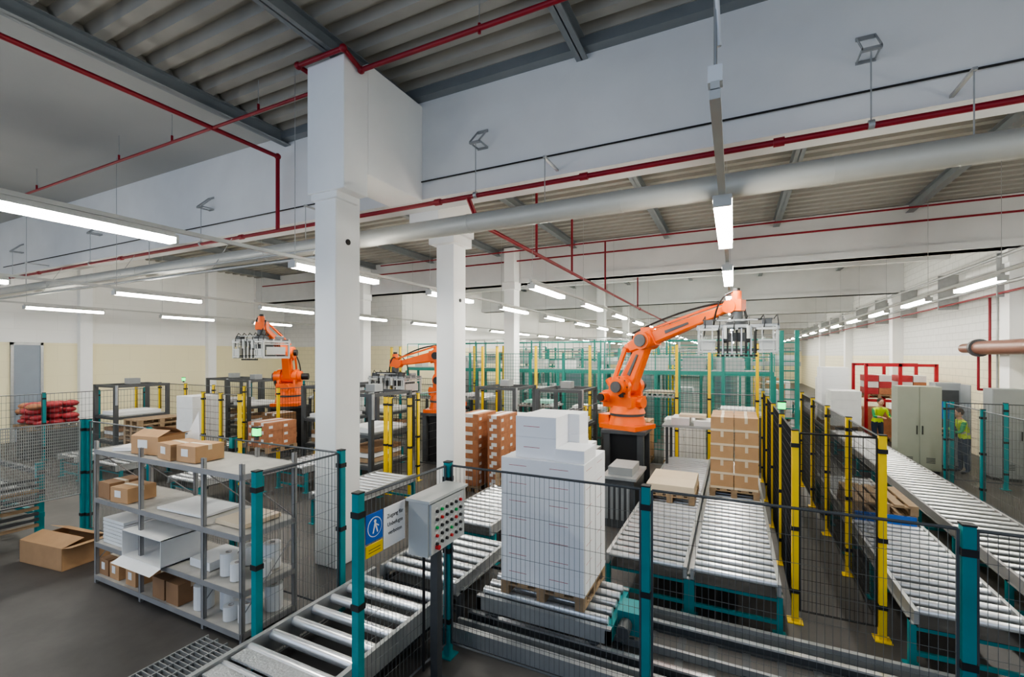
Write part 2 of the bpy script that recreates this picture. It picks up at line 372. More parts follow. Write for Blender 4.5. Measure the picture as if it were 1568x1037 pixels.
# ------------------------------------------------------------------ conveyors
def conv(name,x0,x1,y0,y1,z,pitch=.19,r=.038,rail='gsteel',leg='teal',seg=12,legs=1.5,gapshade='black',rol='roller'):
    b=MB()
    b.box(x0-.04,x0,y0,y1,z-.13,z+.015,rail); b.box(x1,x1+.04,y0,y1,z-.13,z+.015,rail)
    b.box(x0-.06,x0,y0,y1,z-.13,z-.12,rail); b.box(x1,x1+.06,y0,y1,z-.13,z-.12,rail)
    n=int((y1-y0)/pitch)
    for i in range(n):
        y=y0+pitch*(i+.5)
        b.cyl((x0,y,z-r+.02),(x1,y,z-r+.02),r,rol,seg)
    m=max(1,round((y1-y0)/legs))
    for k in range(m+1):
        y=y0+.1+(y1-y0-.2)*k/m
        for x in (x0-.03,x1+.03): b.box(x-.03,x+.03,y-.03,y+.03,0,z-.12,leg); b.box(x-.07,x+.07,y-.07,y+.07,0,.012,leg)
        b.box(x0-.03,x1+.03,y-.02,y+.02,z-.22,z-.17,leg); b.box(x0-.03,x1+.03,y-.02,y+.02,.12,.16,leg)
    b.cyl((x0+.15,y0+.5,z-.28),(x0+.45,y0+.5,z-.28),.08,'dsteel',12)
    b.box(x0,x1,y0+.05,y1-.05,z-.17,z-.165,gapshade)  # black sheet added below the rollers, standing in for shade in the gaps
    return b.make(name)
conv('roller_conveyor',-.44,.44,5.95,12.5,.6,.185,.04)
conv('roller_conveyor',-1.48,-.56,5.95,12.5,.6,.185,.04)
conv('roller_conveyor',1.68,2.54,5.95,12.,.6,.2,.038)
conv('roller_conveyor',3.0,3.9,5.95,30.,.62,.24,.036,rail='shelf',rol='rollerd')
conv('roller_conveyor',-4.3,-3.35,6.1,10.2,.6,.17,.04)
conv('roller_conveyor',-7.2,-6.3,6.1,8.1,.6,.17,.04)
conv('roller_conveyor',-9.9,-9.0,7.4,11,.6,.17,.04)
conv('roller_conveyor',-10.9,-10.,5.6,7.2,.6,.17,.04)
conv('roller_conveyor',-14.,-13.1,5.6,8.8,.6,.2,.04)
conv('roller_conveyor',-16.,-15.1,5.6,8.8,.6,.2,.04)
b=MB()
x0,x1,z=-4.06,-2.98,.5
b.box(x0-.05,x0,1.2,4.45,z-.2,z+.03,'gsteel'); b.box(x1,x1+.05,1.2,4.45,z-.2,z+.03,'gsteel')
b.box(x0-.05,x1+.05,1.2,1.26,z-.2,z,'gsteel')
y=1.3
while y<4.4:
    if y>2.75: b.cyl((x0,y,z-.03),(x1,y,z-.03),.05,'roller',16)
    else: b.cyl((x0,y,z-.03),(x1,y,z-.03),.035,'roller',12); b.box(x0+.02,x1-.02,y+.05,y+.20,z-.01,z+.01,'tread')
    y+=.245
b.box(x0,x1,1.3,4.4,z-.28,z-.25,'black')  # added black sheet paints the darkness between the feed rollers
for yy in (1.4,2.9,4.3):
    for xx in (x0-.03,x1+.03): b.box(xx-.04,xx+.04,yy-.04,yy+.04,0,z-.2,'dsteel')
b.make('feed_conveyor')
b=MB()
for i in range(40): b.box(-4.75,-4.2,1.0+i*.045,1.008+i*.045,.36,.40,'gsteel')
for x in (-4.75,-4.6,-4.45,-4.3,-4.2): b.box(x,x+.012,1,2.8,.36,.402,'gsteel')
for x in (-4.73,-4.24):
    for yy in (1.05,2.7): b.box(x,x+.03,yy,yy+.03,0,.36,'gsteel')
b.make('grating_step')
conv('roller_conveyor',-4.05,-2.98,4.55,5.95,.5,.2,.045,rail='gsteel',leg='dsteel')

# transfer car track
b=MB()
b.box(-2.9,6.8,4.32,4.40,0,.16,'gsteel'); b.box(-2.9,6.8,4.40,4.52,0,.05,'dsteel'); b.box(-2.9,6.8,4.52,4.56,0,.14,'gsteel')
for y in (4.78,5.55): b.box(-2.9,6.8,y-.05,y+.05,0,.02,'dsteel'); b.box(-2.9,6.8,y-.012,y+.012,.02,.09,'dsteel'); b.box(-2.9,6.8,y-.03,y+.03,.09,.11,'roller')
b.box(-2.9,6.8,5.78,5.84,0,.12,'gsteel'); b.box(-2.9,6.8,5.1,5.14,0,.08,'gsteel')
for i in range(30): b.box(-2.8+i*.32,-2.72+i*.32,4.56,5.78,0,.012,'dsteel')
b.make('transfer_car_track')
b=MB()
cx0,cx1,cy0,cy1=-2.75,-1.15,4.7,5.65
b.box(cx0,cx1,cy0,cy0+.06,.20,.36,'gsteel'); b.box(cx0,cx1,cy1-.06,cy1,.20,.36,'gsteel')
b.box(cx0,cx0+.06,cy0,cy1,.20,.34,'dsteel'); b.box(cx1-.06,cx1,cy0,cy1,.20,.34,'teal')
for yy in (4.82,5.0,5.18,5.36,5.54): b.cyl((cx0+.05,yy,.385),(cx1-.05,yy,.385),.045,'roller',14)
for x in (cx0+.2,cx1-.2):
    for y in (4.78,5.55): b.cyl((x,y-.025,.186),(x,y+.025,.186),.075,'dsteel',16)
b.box(cx1,cx1+.28,5.0,5.3,.18,.42,'teal'); b.cyl((cx1+.1,4.98,.3),(cx1+.1,4.8,.3),.07,'dsteel',12)
b.make('transfer_car')

# ------------------------------------------------------------------ pallets & loads
def pallet_into(b,cx,cy,z,w=.8,l=1.2,mat='wood'):
    x0,x1,y0,y1=cx-w/2,cx+w/2,cy-l/2,cy+l/2
    for i in range(3):
        x=x0+(w-.1)*i/2; b.box(x,x+.1,y0,y1,z,z+.022,mat)
        for k in range(3): y=y0+(l-.12)*k/2; b.box(x,x+.1,y,y+.12,z+.022,z+.10,mat)
    for k in range(3): y=y0+(l-.12)*k/2; b.box(x0,x1,y,y+.12,z+.10,z+.12,mat)
    n=5
    for i in range(n): x=x0+(w-.12)*i/(n-1); b.box(x,x+.12,y0,y1,z+.12,z+.142,mat)
def stack(name,cx,cy,z,w,l,nx,ny,nz,h,mat,pal=True,gap=.006,tape='tape',tw=.05,jit=.004,label=None,lid=None):
    b=MB()
    if pal: pallet_into(b,cx,cy,z,w+.02,l+.02); z+=.144
    for k in range(nz):
        for i in range(nx):
            for j in range(ny):
                x0=cx-w/2+w*i/nx+gap/2+random.uniform(-jit,jit); y0=cy-l/2+l*j/ny+gap/2+random.uniform(-jit,jit)
                X1=x0+w/nx-gap; Y1=y0+l/ny-gap; za=z+k*h+.002; zb=z+(k+1)*h-.002
                b.box(x0,X1,y0,Y1,za,zb,mat)
                if tape:
                    xm=(x0+X1)/2
                    b.box(xm-tw/2,xm+tw/2,y0-.0015,Y1+.0015,za+h*.6,zb+.001,tape)
                if lid: b.box(x0-.002,X1+.002,y0-.002,Y1+.002,za,za+h*.16,lid)
                if label: b.box(x0+.05,x0+.14,y0-.0025,y0-.001,za+h*.3,za+h*.62,label); b.box(X1+.001,X1+.0025,y0+.05,y0+.16,za+h*.3,za+h*.62,label)
    return b.make(name)
stack('carton_stack',0,9.8,.62,.8,1.18,2,3,5,.262,'card',gap=.016,tape='tape',tw=.05,jit=.006,lid='tape')
stack('low_carton_load',-1.02,9.0,.62,.8,1.15,1,2,1,.16,'tape',tape=None)
b=MB(); pallet_into(b,-1.95,5.2,.44,1.0,.9)
z=.585; nz=7; h=.205
for k in range(nz):
    for i in range(2):
        for j in range(2):
            x0=-2.45+.5*i; y0=4.76+.44*j
            b.box(x0,x0+.4995,y0,y0+.4395,z+k*h,z+(k+1)*h-.0015,'white')
            b.box(x0+.1,x0+.32,y0-.001,y0+.002,z+k*h+.12,z+k*h+.126,'redbag')
            b.box(x0+.497,x0+.4998,y0+.08,y0+.3,z+k*h+.12,z+k*h+.126,'redbag')
z2=z+nz*h
for k in range(2):
    b.box(-2.30,-1.80,4.84,5.26,z2+k*.24,z2+(k+1)*.24-.002,'white'); b.box(-2.28,-1.66,5.265,5.62,z2+k*.24,z2+(k+1)*.24-.002,'white')
    b.box(-2.2,-2.0,4.838,4.842,z2+k*.24+.12,z2+k*.24+.126,'redbag')
b.box(-1.795,-1.46,4.8,5.26,z2,z2+.14,'white')
b.make('white_carton_load',.004)
stack('printed_carton_stack',-5.62,9.7,.0,.50,.9,1,2,8,.21,'rcard',tape='whiteg',tw=.2,label='whiteg')
stack('printed_carton_stack',-4.95,9.7,.0,.34,.9,1,2,8,.21,'rcard',tape='whiteg',tw=.14,label='whiteg')
stack('printed_carton_stack',-11.5,8.5,.6,.8,.9,2,2,3,.22,'rcard',tape='whiteg',tw=.1,label='whiteg')
stack('white_carton_stack',-13.55,7.8,.62,.75,.9,1,2,4,.33,'whiteg',tape=None)
stack('printed_carton_stack',-13.0,9.85,.6,.7,.7,2,2,3,.22,'cardd',tape='whiteg',tw=.1,pal=True)
stack('white_carton_stack',3.45,19.6,.64,.85,1.1,1,2,4,.3,'whiteg',tape=None)
stack('white_carton_stack',3.4,21.2,.64,.85,1.1,1,2,6,.33,'white',tape=None)
stack('white_carton_stack',-1.3,14.4,.0,1.1,.8,2,2,6,.2,'whiteg',tape=None)
stack('carton_stack',-2.8,14.4,.0,1.1,.8,2,2,5,.22,'card')
b=MB()
for k in range(2): pallet_into(b,2.1+.012*k,9.5,.62+k*.146,.8,1.2)
b.box(1.72,2.48,8.86,8.9,.62,.75,'blue'); b.make('pallet_stack')
for (x,y,n) in ((-3.85,8.6,2),(-15.5,7.6,5)):
    b=MB()
    for k in range(n): pallet_into(b,x,y,.64+k*.146,.8,1.2)
    b.make('pallet_stack')

def magazine(x,y,w=1.2,l=1.4,h=2.3,post='dsteel'):
    b=MB()
    for dx in (-w/2,w/2):
        for dy in (-l/2,l/2): b.box(x+dx-.05,x+dx+.05,y+dy-.05,y+dy+.05,0,h,post)
    for z in (.5,1.25,h-.08):
        b.box(x-w/2,x+w/2,y-l/2-.03,y-l/2+.03,z,z+.08,post); b.box(x-w/2,x+w/2,y+l/2-.03,y+l/2+.03,z,z+.08,post)
        b.box(x-w/2-.03,x-w/2+.03,y-l/2,y+l/2,z,z+.08,post); b.box(x+w/2-.03,x+w/2+.03,y-l/2,y+l/2,z,z+.08,post)
    b.box(x-w/2+.06,x+w/2-.06,y-l/2+.06,y+l/2-.06,1.33,1.36,'gsteel')
    b.box(x-w/2+.12,x+w/2-.12,y-l/2+.12,y+l/2-.12,1.36,1.46,'whiteg')
    b.box(x-w/2+.06,x+w/2-.06,y-l/2+.06,y+l/2-.06,.58,.6,'gsteel')
    for k in range(3): b.box(x-w/2+.15,x+w/2-.15,y-l/2+.15,y+l/2-.15,.62+k*.12,.72+k*.12,('wood','whiteg','cardd')[k])
    b.cyl((x+w/2+.05,y-l/2,h),(x+w/2+.05,y-l/2,h-.6),.04,'gsteel',8); b.box(x-.15,x+.15,y-.15,y+.15,h,h+.18,'grey')
    b.make('sheet_magazine')
for p in ((-10.8,12.3),(-8.2,8.9,1.1,1.4),(-11.0,10.3,1.2,1.4),(-4.2,12.2),(-6.1,12.2),(-16.5,11.5),(-18.6,12),(-17.4,7.9)): magazine(*p)
b=MB()
for dx in (-.55,.55):
    for dy in (-.4,.4): b.box(-.9+dx-.03,-.9+dx+.03,11.9+dy-.03,11.9+dy+.03,.62,1.5,'dsteel')
b.box(-1.55,-.25,11.4,12.4,1.5,1.55,'gsteel'); b.box(-1.35,-.95,11.5,12.2,1.55,1.72,'whiteg'); b.box(-.85,-.4,11.5,12.2,1.55,1.67,'whiteg'); b.box(-1.2,-.6,11.7,12.1,1.72,1.78,'tape')
b.make('sheet_table')
def lifttable(x,y,z,top):
    b=MB()
    for dx in (-.55,.55):
        for dy in (-.45,.45): b.box(x+dx-.04,x+dx+.04,y+dy-.04,y+dy+.04,0,z,'dsteel')
    b.box(x-.62,x+.62,y-.52,y+.52,z,z+.06,'gsteel'); b.box(x-.62,x+.62,y-.5,y-.46,z*.45,z*.45+.06,'dsteel')
    for i in range(7): b.cyl((x-.5+i*.166,y-.5,z+.09),(x-.5+i*.166,y+.5,z+.09),.035,'roller',8)
    b.box(x-.45,x+.45,y-.4,y+.4,z+.125,z+.2,top); b.make('sheet_table')
for a in ((-4.2,14.4,1.4,'whiteg'),(-5.9,14.4,1.5,'mint'),(-8.6,14.8,1.6,'whiteg'),(-11,15.2,1.5,'mint'),(.1,14.7,1.5,'whiteg'),(-14.5,13.2,1.5,'whiteg'),(-2.3,16.35,1.8,'tape'),(-6.6,16.35,1.8,'whiteg')): lifttable(*a)
b=MB()
b.box(-3.05,-2.65,9.0,10.0,0,1.15,'dsteel'); b.box(-3.05,-2.65,8.95,10.0,1.15,1.2,'gsteel'); b.box(-3.0,-2.7,9.1,9.8,1.2,1.34,'whiteg')
for k in range(4): b.box(-3.03,-2.67,8.99,9.0,.2+k*.22,.36+k*.22,'grey')
b.make('drive_cabinet')
b=MB()
b.box(-2.2,-1.65,8.5,9.5,.0,.9,'dsteel'); b.box(-2.25,-1.6,8.45,9.55,.9,.95,'gsteel')
for k in range(5): b.box(-2.18+k*.10,-2.13+k*.10,8.49,8.5,.15,.8,'grey')
b.box(-2.15,-1.7,8.6,9.3,.95,1.1,'grey'); b.make('drive_cabinet')

# ------------------------------------------------------------------ robots
def robot(bx,by,D,te,ze,tw,zw,zb=1.5):
    b=MB(); D=Vector((D[0],D[1],0)).normalized(); S=Vector((-D.y,D.x,0)); O=Vector((bx,by,0)); ang=math.atan2(D.y,D.x)
    def P(t,z,s=0): return O+D*t+S*s+Vector((0,0,z))
    for dx in (-.38,.38):
        for dy in (-.38,.38): b.box(bx+dx-.07,bx+dx+.07,by+dy-.07,by+dy+.07,0,zb-.08,'dsteel')
    b.box(bx-.36,bx+.36,by-.36,by+.36,.05,zb-.1,'black'); b.box(bx-.5,bx+.5,by-.5,by+.5,zb-.08,zb,'dsteel'); b.box(bx-.5,bx+.5,by-.5,by+.5,0,.03,'dsteel')
    b.cbox(P(0,zb+.05),(.98,.86,.10),'orange',ang); b.cyl(P(0,zb+.1),P(0,zb+.3),.43,'orange',24,.38)
    b.cyl(P(0,zb+.3),P(0,zb+.36),.40,'dsteel',24)
    b.cbox(P(-.52,zb+.17),(.3,.42,.24),'orange',ang); b.cyl(P(-.62,zb+.15,.1),P(-.85,zb+.15,.1),.05,'black',8)
    b.cyl(P(0,zb+.36),P(0,zb+.52),.42,'orange',24,.36)
    b.cbox(P(-.08,zb+.62),(.78,.62,.26),'orange',ang)
    zs=zb+.98
    for s in (-.26,.26):
        b.beam(P(-.05,zb+.55,s),P(0,zs,s),S,.10,.62,.10,.44,'orange'); b.cyl(P(0,zs,s-.06),P(0,zs,s+.06),.25,'orange',24)
    b.cyl(P(0,zs,-.44),P(0,zs,.44),.19,'orange',20); b.cyl(P(0,zs,-.50),P(0,zs,-.44),.13,'dsteel',16); b.cyl(P(0,zs,.44),P(0,zs,.66),.11,'black',16)
    for k in range(8):
        a=k*math.pi/4
        q=O+D*(.21*math.cos(a))+Vector((0,0,zs+.21*math.sin(a))); b.cyl(q-S*.335,q-S*.32,.018,'dsteel',6)
    b.cyl(P(-.38,zb+.72,-.30),P(-.38,zb+.72,.30),.17,'orange',18); b.cyl(P(-.38,zb+.72,-.5),P(-.38,zb+.72,-.3),.11,'orange',16); b.cyl(P(-.38,zb+.72,-.55),P(-.38,zb+.72,-.5),.09,'black',16)
    b.cyl(P(-.48,zb+.95,.12),P(-.60,zb+1.12,.12),.10,'orange',16)
    b.cyl(P(.30,zb+.62,0),P(.44,zb+.62,0),.13,'orange',16); b.cyl(P(.1,zb+.75,-.38),P(.1,zb+1.1,-.38),.05,'black',8)
    E=P(te,ze); Sh=P(0,zs)
    b.beam(Sh,E,S,.28,.44,.24,.28,'orange'); b.beam(Sh.lerp(E,.2)+S*.145,Sh.lerp(E,.8)+S*.145,S,.02,.2,.02,.14,'orange'); 
    b.beam(Sh.lerp(E,.25)-S*.145,Sh.lerp(E,.7)-S*.14,S,.02,.08,.02,.05,'dsteel')
    b.beam(P(-.36,zs-.18,-.2),P(te-.42,ze-.16,-.2),S,.07,.10,.07,.10,'orange'); b.beam(P(-.20,zs+.1,.22),P(te-.18,ze+.16,.22),S,.05,.07,.05,.07,'orange')
    b.cyl(E-S*.26,E+S*.26,.20,'orange',22); b.cyl(E-S*.30,E-S*.26,.14,'dsteel',18); b.cyl(E+S*.26,E+S*.36,.11,'black',14)
    W=P(tw,zw); d=(W-E).normalized(); U=Vector((-d.x*d.z,-d.y*d.z,1-d.z*d.z)).normalized()
    b.beam(E-d*.40-U*.02,E+d*.25,S,.32,.26,.32,.38,'orange'); b.cyl(E-d*.54,E-d*.38,.11,'orange',16); b.cyl(E-d*.62,E-d*.54,.08,'black',16)
    b.cbox(P(te+.02,ze+.22),(.22,.2,.16),'orange',ang)
    b.beam(E+d*.2,W-d*.12,S,.25,.31,.15,.15,'orange')
    b.beam(E+d*.55-S*.115,E+d*(1.1)-S*.095,S,.02,.07,.02,.05,'dsteel')
    b.beam(P(te+.05,ze+.28,.16),W+U*.16+S*.10-d*.05,S,.045,.05,.045,.05,'orange')
    b.cyl(W-S*.14,W+S*.14,.13,'orange',18); b.cbox(W+D*.08+Vector((0,0,.02)),(.30,.24,.22),'orange',ang)
    b.cyl(W+D*.1+Vector((0,0,.1)),W+D*.1+Vector((0,0,.30)),.09,'orange',16); b.cyl(W+D*.1+Vector((0,0,.3)),W+D*.1+Vector((0,0,.36)),.06,'black',12)
    b.cyl(W+D*.1-Vector((0,0,.10)),W+D*.1-Vector((0,0,.26)),.11,'dsteel',18); b.cyl(W+D*.1-Vector((0,0,.26)),W+D*.1-Vector((0,0,.36)),.16,'gsteel',18)
    def hose(p,q,lift,s,r=.022):
        pts=[]
        for i in range(9):
            t=i/8; v=p.lerp(q,t); v+=Vector((0,0,lift*4*t*(1-t)))+S*s*4*t*(1-t); pts.append(v)
        b.tube(pts,r,'black',7)
    hose(P(-.3,zb+.9,.3),E+U*.25-d*.3,.1,.12); hose(E+U*.28-d*.3,W+U*.12,.12,.08); hose(W+U*.12,W+D*.3-Vector((0,0,.4)),.28,.12)
    hose(W+D*.1+Vector((0,0,.3)),W-D*.35-Vector((0,0,.36)),.15,-.2,.016)
    G=W+D*.1; gz=zw-.40
    def gp(x,y,z): return Vector((G.x+x,G.y+y,gz+z))
    for y in (-.38,-.12,.12,.38): b.cbox(gp(0,y,0),(1.40,.045,.05),'gsteel')
    for x in (-.68,-.34,0,.34,.68): b.cbox(gp(x,0,-.05),(.045,.86,.05),'gsteel')
    b.cyl(gp(0,0,.1),gp(0,0,0),.2,'dsteel',18)
    for x in (-.66,.66):
        for y in (-.40,.40): b.cbox(gp(x,y,-.27),(.045,.045,.52),'box')
        b.cbox(gp(x,0,-.12),(.02,.84,.04),'box'); b.cbox(gp(x,0,-.50),(.02,.84,.06),'box')
        b.cbox(gp(x*.97,.0,-.31),(.012,.6,.22),'box')
    for x in (-.60,-.42,.42,.60): b.cbox(gp(x,-.42,-.27),(.02,.02,.5),'box')
    for x in (-.50,.50):
        b.cbox(gp(x,-.43,-.27),(.30,.012,.03),'box'); b.cbox(gp(x,-.43,-.06),(.32,.02,.04),'box'); b.cbox(gp(x,-.43,-.48),(.32,.02,.04),'box')
        b.cbox(gp(x,-.41,-.36),(.26,.01,.18),'box')
        b.cbox(gp(x,-.3,.07),(.16,.16,.10),'dsteel'); b.cyl(gp(x,.1,.07),gp(x,.34,.07),.045,'grey',10)
    for i in range(9):
        x=-.32+i*.08; b.cyl(gp(x,-.36,-.04),gp(x,-.36,-.52-.02*(i%2)),.013,'roller' if i%2 else 'black',6)
        b.cyl(gp(x,.36,-.04),gp(x,.36,-.52),.012,'dsteel',6); b.cyl(gp(x,-.36,-.54),gp(x,-.36,-.58),.028,'black',8)
    for x in (-.2,.2): b.cyl(gp(x,-.40,.0),gp(x,-.40,-.24),.036,'box',10); b.cyl(gp(x,.2,.0),gp(x,.2,-.3),.04,'dsteel',10)
    b.cbox(gp(0,0,-.2),(.5,.4,.16),'dsteel')
    for y in (-.3,0,.3): b.cbox(gp(0,y,-.45),(1.28,.04,.04),'dsteel')
    b.cbox(gp(0,-.4,.11),(.7,.025,.025),'gsteel'); b.cyl(gp(-.6,-.2,.13),gp(.6,-.2,.13),.016,'black',8)
    for x in (-.6,-.35,-.1,.15,.4,.62): b.tube([gp(x,-.2,.13),gp(x+.05,-.32,.2),gp(x+.06,-.42,.05),gp(x+.03,-.40,-.2)],.010,'black',5)
    return b.make('palletizing_robot',.0)
robot(-2.27,10.9,(2.27,-.9),.51,3.54,2.39,4.16)
robot(-13.8,10.8,(1.35,-1.95),.25,3.3,2.3,4.05)
robot(-7.95,11.6,(-1.,-.3),.15,3.2,1.45,2.95)

# ------------------------------------------------------------------ mezzanine / conveyor platform
def platform(xa,xb,ya,yb,zd,zr,rail='tealg',body='tealg'):
    b=MB()
    b.box(xa,xb,ya,ya+.08,zd-.14,zd,body); b.box(xa,xb,yb-.08,yb,zd-.14,zd,body); b.box(xa,xb,ya,yb,zd,zd+.03,'gsteel')
    x=xa
    while x<=xb+.01:
        for y in (ya,yb-.08): b.box(x-.045,x+.045,y,y+.09,0,zd-.14,body); b.cyl((x,y+.04,zd),(x,y+.04,zr),.02,rail,6)
        x+=1.9
    for z in (zd+.5,zr):
        b.cyl((xa,ya+.04,z),(xb,ya+.04,z),.018,rail,6); b.cyl((xa,yb-.04,z),(xb,yb-.04,z),.018,rail,6)
    n=int((xb-xa)/1.2)
    for k in range(n):
        x=xa+.3+k*1.2+random.uniform(-.1,.1)
        if random.random()<.6: b.box(x,x+random.uniform(.4,.9),ya+.2,yb-.2,zd+.03,zd+random.uniform(.2,.6),random.choice(['whiteg','gsteel','box','dsteel']))
    return b
b=platform(-14.,1.2,17.4,18.3,2.65,3.75)
b.box(1.3,1.42,16.8,16.92,0,4.0,'tealg'); b.box(1.72,1.84,16.8,16.92,0,4.0,'tealg')
for k in range(12): b.box(1.42,1.72,16.84,16.88,.3+k*.3,.34+k*.3,'tealg')
b.make('steel_platform')
platform(-14.5,2.5,22.4,24.0,2.9,4.1,'gsteel','gsteel').make('steel_platform')
platform(-13,1.5,27.8,29.2,3.0,4.2,'gsteel','tealg').make('steel_platform')
b=MB()
for x in (-13,-10,-7,-4,-1.):
    b.box(x,x+1.1,19.5,20.6,0,2.7,'gsteel'); b.box(x+.1,x+.9,19.48,19.5,1.6,2.6,'door'); b.box(x+.2,x+.6,19.7,20.3,2.7,3.1,'grey')
    b.box(x+1.5,x+1.56,19.5,19.56,0,3.9,'tealg'); b.box(x+1.5,x+1.56,20.5,20.56,0,3.9,'tealg'); b.cyl((x+2,19.6,0),(x+2,19.6,3.9),.04,'gsteel',8); b.box(x+1.8,x+2.5,19.7,20.4,.9,1.9,'whiteg')
b.make('packing_machine_line')
b=MB()
for k,(x,y) in enumerate([(-11,26),(-4.5,25.5),(-2,25.5),(-9,31),(-4,31),(0,31),(-12,34),(-2,36),(-5,40)]):
    for dx in (-1,1):
        for dy in (-.8,.8): b.box(x+dx-.05,x+dx+.05,y+dy-.05,y+dy+.05,0,3.7,('tealg','gsteel','yellow')[k%3])
    b.box(x-1.1,x+1.1,y-.9,y+.9,2.3,2.42,'tealg'); b.box(x-.8,x+.8,y-.6,y+.6,.2,2.1,('cab','box','whiteg')[k%3])
    for z in (2.9,3.7): b.box(x-1,x+1,y-.82,y-.78,z,z+.05,'tealg')
b.make('distant_process_machinery')
for i,(x,y) in enumerate([(1.6,24.9),(2,26.8),(1.9,31),(5,33),(1.8,36)]):
    stack('white_carton_stack' if i%2 else 'carton_stack',x,y,0,1.,1.1,2,2,7,.25,'whiteg' if i%2 else 'card',tape=None)

# ------------------------------------------------------------------ right side cabinets, red frame
def cabinet(name,x0,x1,y0,y1,h,mat,nd,opened=False):
    b=MB(); b.box(x0,x1,y0+.02,y1,.08,h,mat); b.box(x0+.03,x1-.03,y0+.06,y1-.02,0,.08,'dsteel')
    w=(x1-x0)/nd
    for i in range(nd):
        b.box(x0+i*w+.008,x0+(i+1)*w-.008,y0,y0+.02,.1,h-.02,mat)
        hx=x0+(i+1)*w-.07 if i%2==0 else x0+i*w+.05
        b.box(hx,hx+.02,y0-.03,y0,h*.45,h*.55,'black')
        for k in range(4): b.box(x0+i*w+w*.3,x0+i*w+w*.7,y0-.004,y0,.3+k*.04,.32+k*.04,'dsteel')
    if opened: b.box(x1-.02,x1,y0-.6,y0,.1,h-.02,mat); b.box(x0+.05,x1-.05,y0-.01,y0,.9,h-.2,'dsteel'); b.box(x0+.1,x0+.4,y0-.012,y0-.01,1.4,1.9,'blue')
    return b.make(name,.006)
cabinet('electrical_cabinet',4.06,5.0,16.0,16.55,2.36,'cabg',2)
cabinet('control_cabinet',5.2,5.75,17.1,17.6,2.42,'cab',1,True)
cabinet('control_cabinet',5.95,6.55,15.9,16.4,2.35,'cab',1)
cabinet('control_cabinet',6.0,6.8,12.0,12.6,2.2,'cab',1)
b=MB()
for x in (4.4,5.4,6.4):
    for y in (21,23): b.box(x-.05,x+.05,y-.05,y+.05,0,2.9,'rackred')
for z in (1.5,2.8): b.box(4.4,6.4,20.95,21.05,z,z+.1,'rackred'); b.box(4.4,6.4,22.95,23.05,z,z+.1,'rackred')
for x in (4.5,5.5):
    pallet_into(b,x+.4,22,1.6,.8,1.2)
    for k in range(3):
        for i in range(2): b.box(x+.02+i*.39,x+.39+i*.39,21.5,22.5,1.75+k*.24,1.98+k*.24,random.choice(['redbag','rcard','redbag','whiteg']))
    pallet_into(b,x+.4,22,.0,.8,1.2); b.box(x+.02,x+.78,21.5,22.5,.15,1.2,'rcard')
b.make('red_storage_rack')

b=MB(); pallet_into(b,-19.75,6.7,.9,1.1,1.3); b.box(-20.2,-19.25,6.1,7.3,0,.9,'dsteel')
for k in range(4):
    for i in range(3):
        for j in range(3): b.ball((-20.1+i*.36+random.uniform(-.08,.08),6.3+j*.38+random.uniform(-.08,.08),1.12+k*.17+random.uniform(-.03,.03)),.22+random.uniform(-.02,.05),'redbag' if random.random()<.8 else 'rcard',10,7,(1.,.85,.45))
b.make('red_sack_pallet')

b=MB()
for z in (.35,.75,1.1): b.box(-15.,-11.,2.2,2.28,z,z+.08,'teal' if z<.4 else 'dsteel'); b.box(-15,-11.,3.6,3.68,z,z+.08,'teal' if z<.4 else 'dsteel')
for x in (-14.9,-13.,-11.1):
    for y in (2.24,3.64): b.box(x-.05,x+.05,y-.05,y+.05,0,1.3,'teal')
for i in range(26): b.cyl((-14.9+i*.15,2.28,.78),(-14.9+i*.15,3.6,.78),.035,'gsteel',8)
for k in range(9): b.box(-11.05,-10.99,2.3,3.6,.2+k*.1,.25+k*.1,'wood' if k%3==0 else 'dsteel')
b.make('chain_conveyor')
stack('carton_stack',-17,3.6,0,1.1,.8,2,2,3,.25,'cardd')

# ------------------------------------------------------------------ storage rack with contents
b=MB()
rx=(-8.1,-6.95,-5.6,-4.9); ry0,ry1=3.25,3.92
for x in rx:
    for y in (ry0,ry1):
        b.box(x-.025,x+.025,y-.02,y-.016,0,2.0,'shelf'); b.box(x-.025,x-.02,y-.02,y+.02,0,2.0,'shelf'); b.box(x+.02,x+.025,y-.02,y+.02,0,2.0,'shelf')
    b.rod((x,ry0,.3),(x,ry1,1.0),.008,'shelf'); b.rod((x,ry1,1.2),(x,ry0,1.85),.008,'shelf')
for z in (.12,.58,1.2,1.88):
    b.box(rx[0],rx[-1],ry0-.025,ry1+.025,z-.01,z,'shelftop')
    b.box(rx[0],rx[-1],ry0-.03,ry0-.022,z-.06,z+.004,'shelf'); b.box(rx[0],rx[-1],ry1+.022,ry1+.03,z-.06,z+.004,'shelf')
    b.box(rx[-1]+.02,rx[-1]+.03,ry0,ry1,z-.06,z+.004,'shelf'); b.box(rx[0]-.03,rx[0]-.02,ry0,ry1,z-.06,z+.004,'shelf')
b.make('storage_rack')

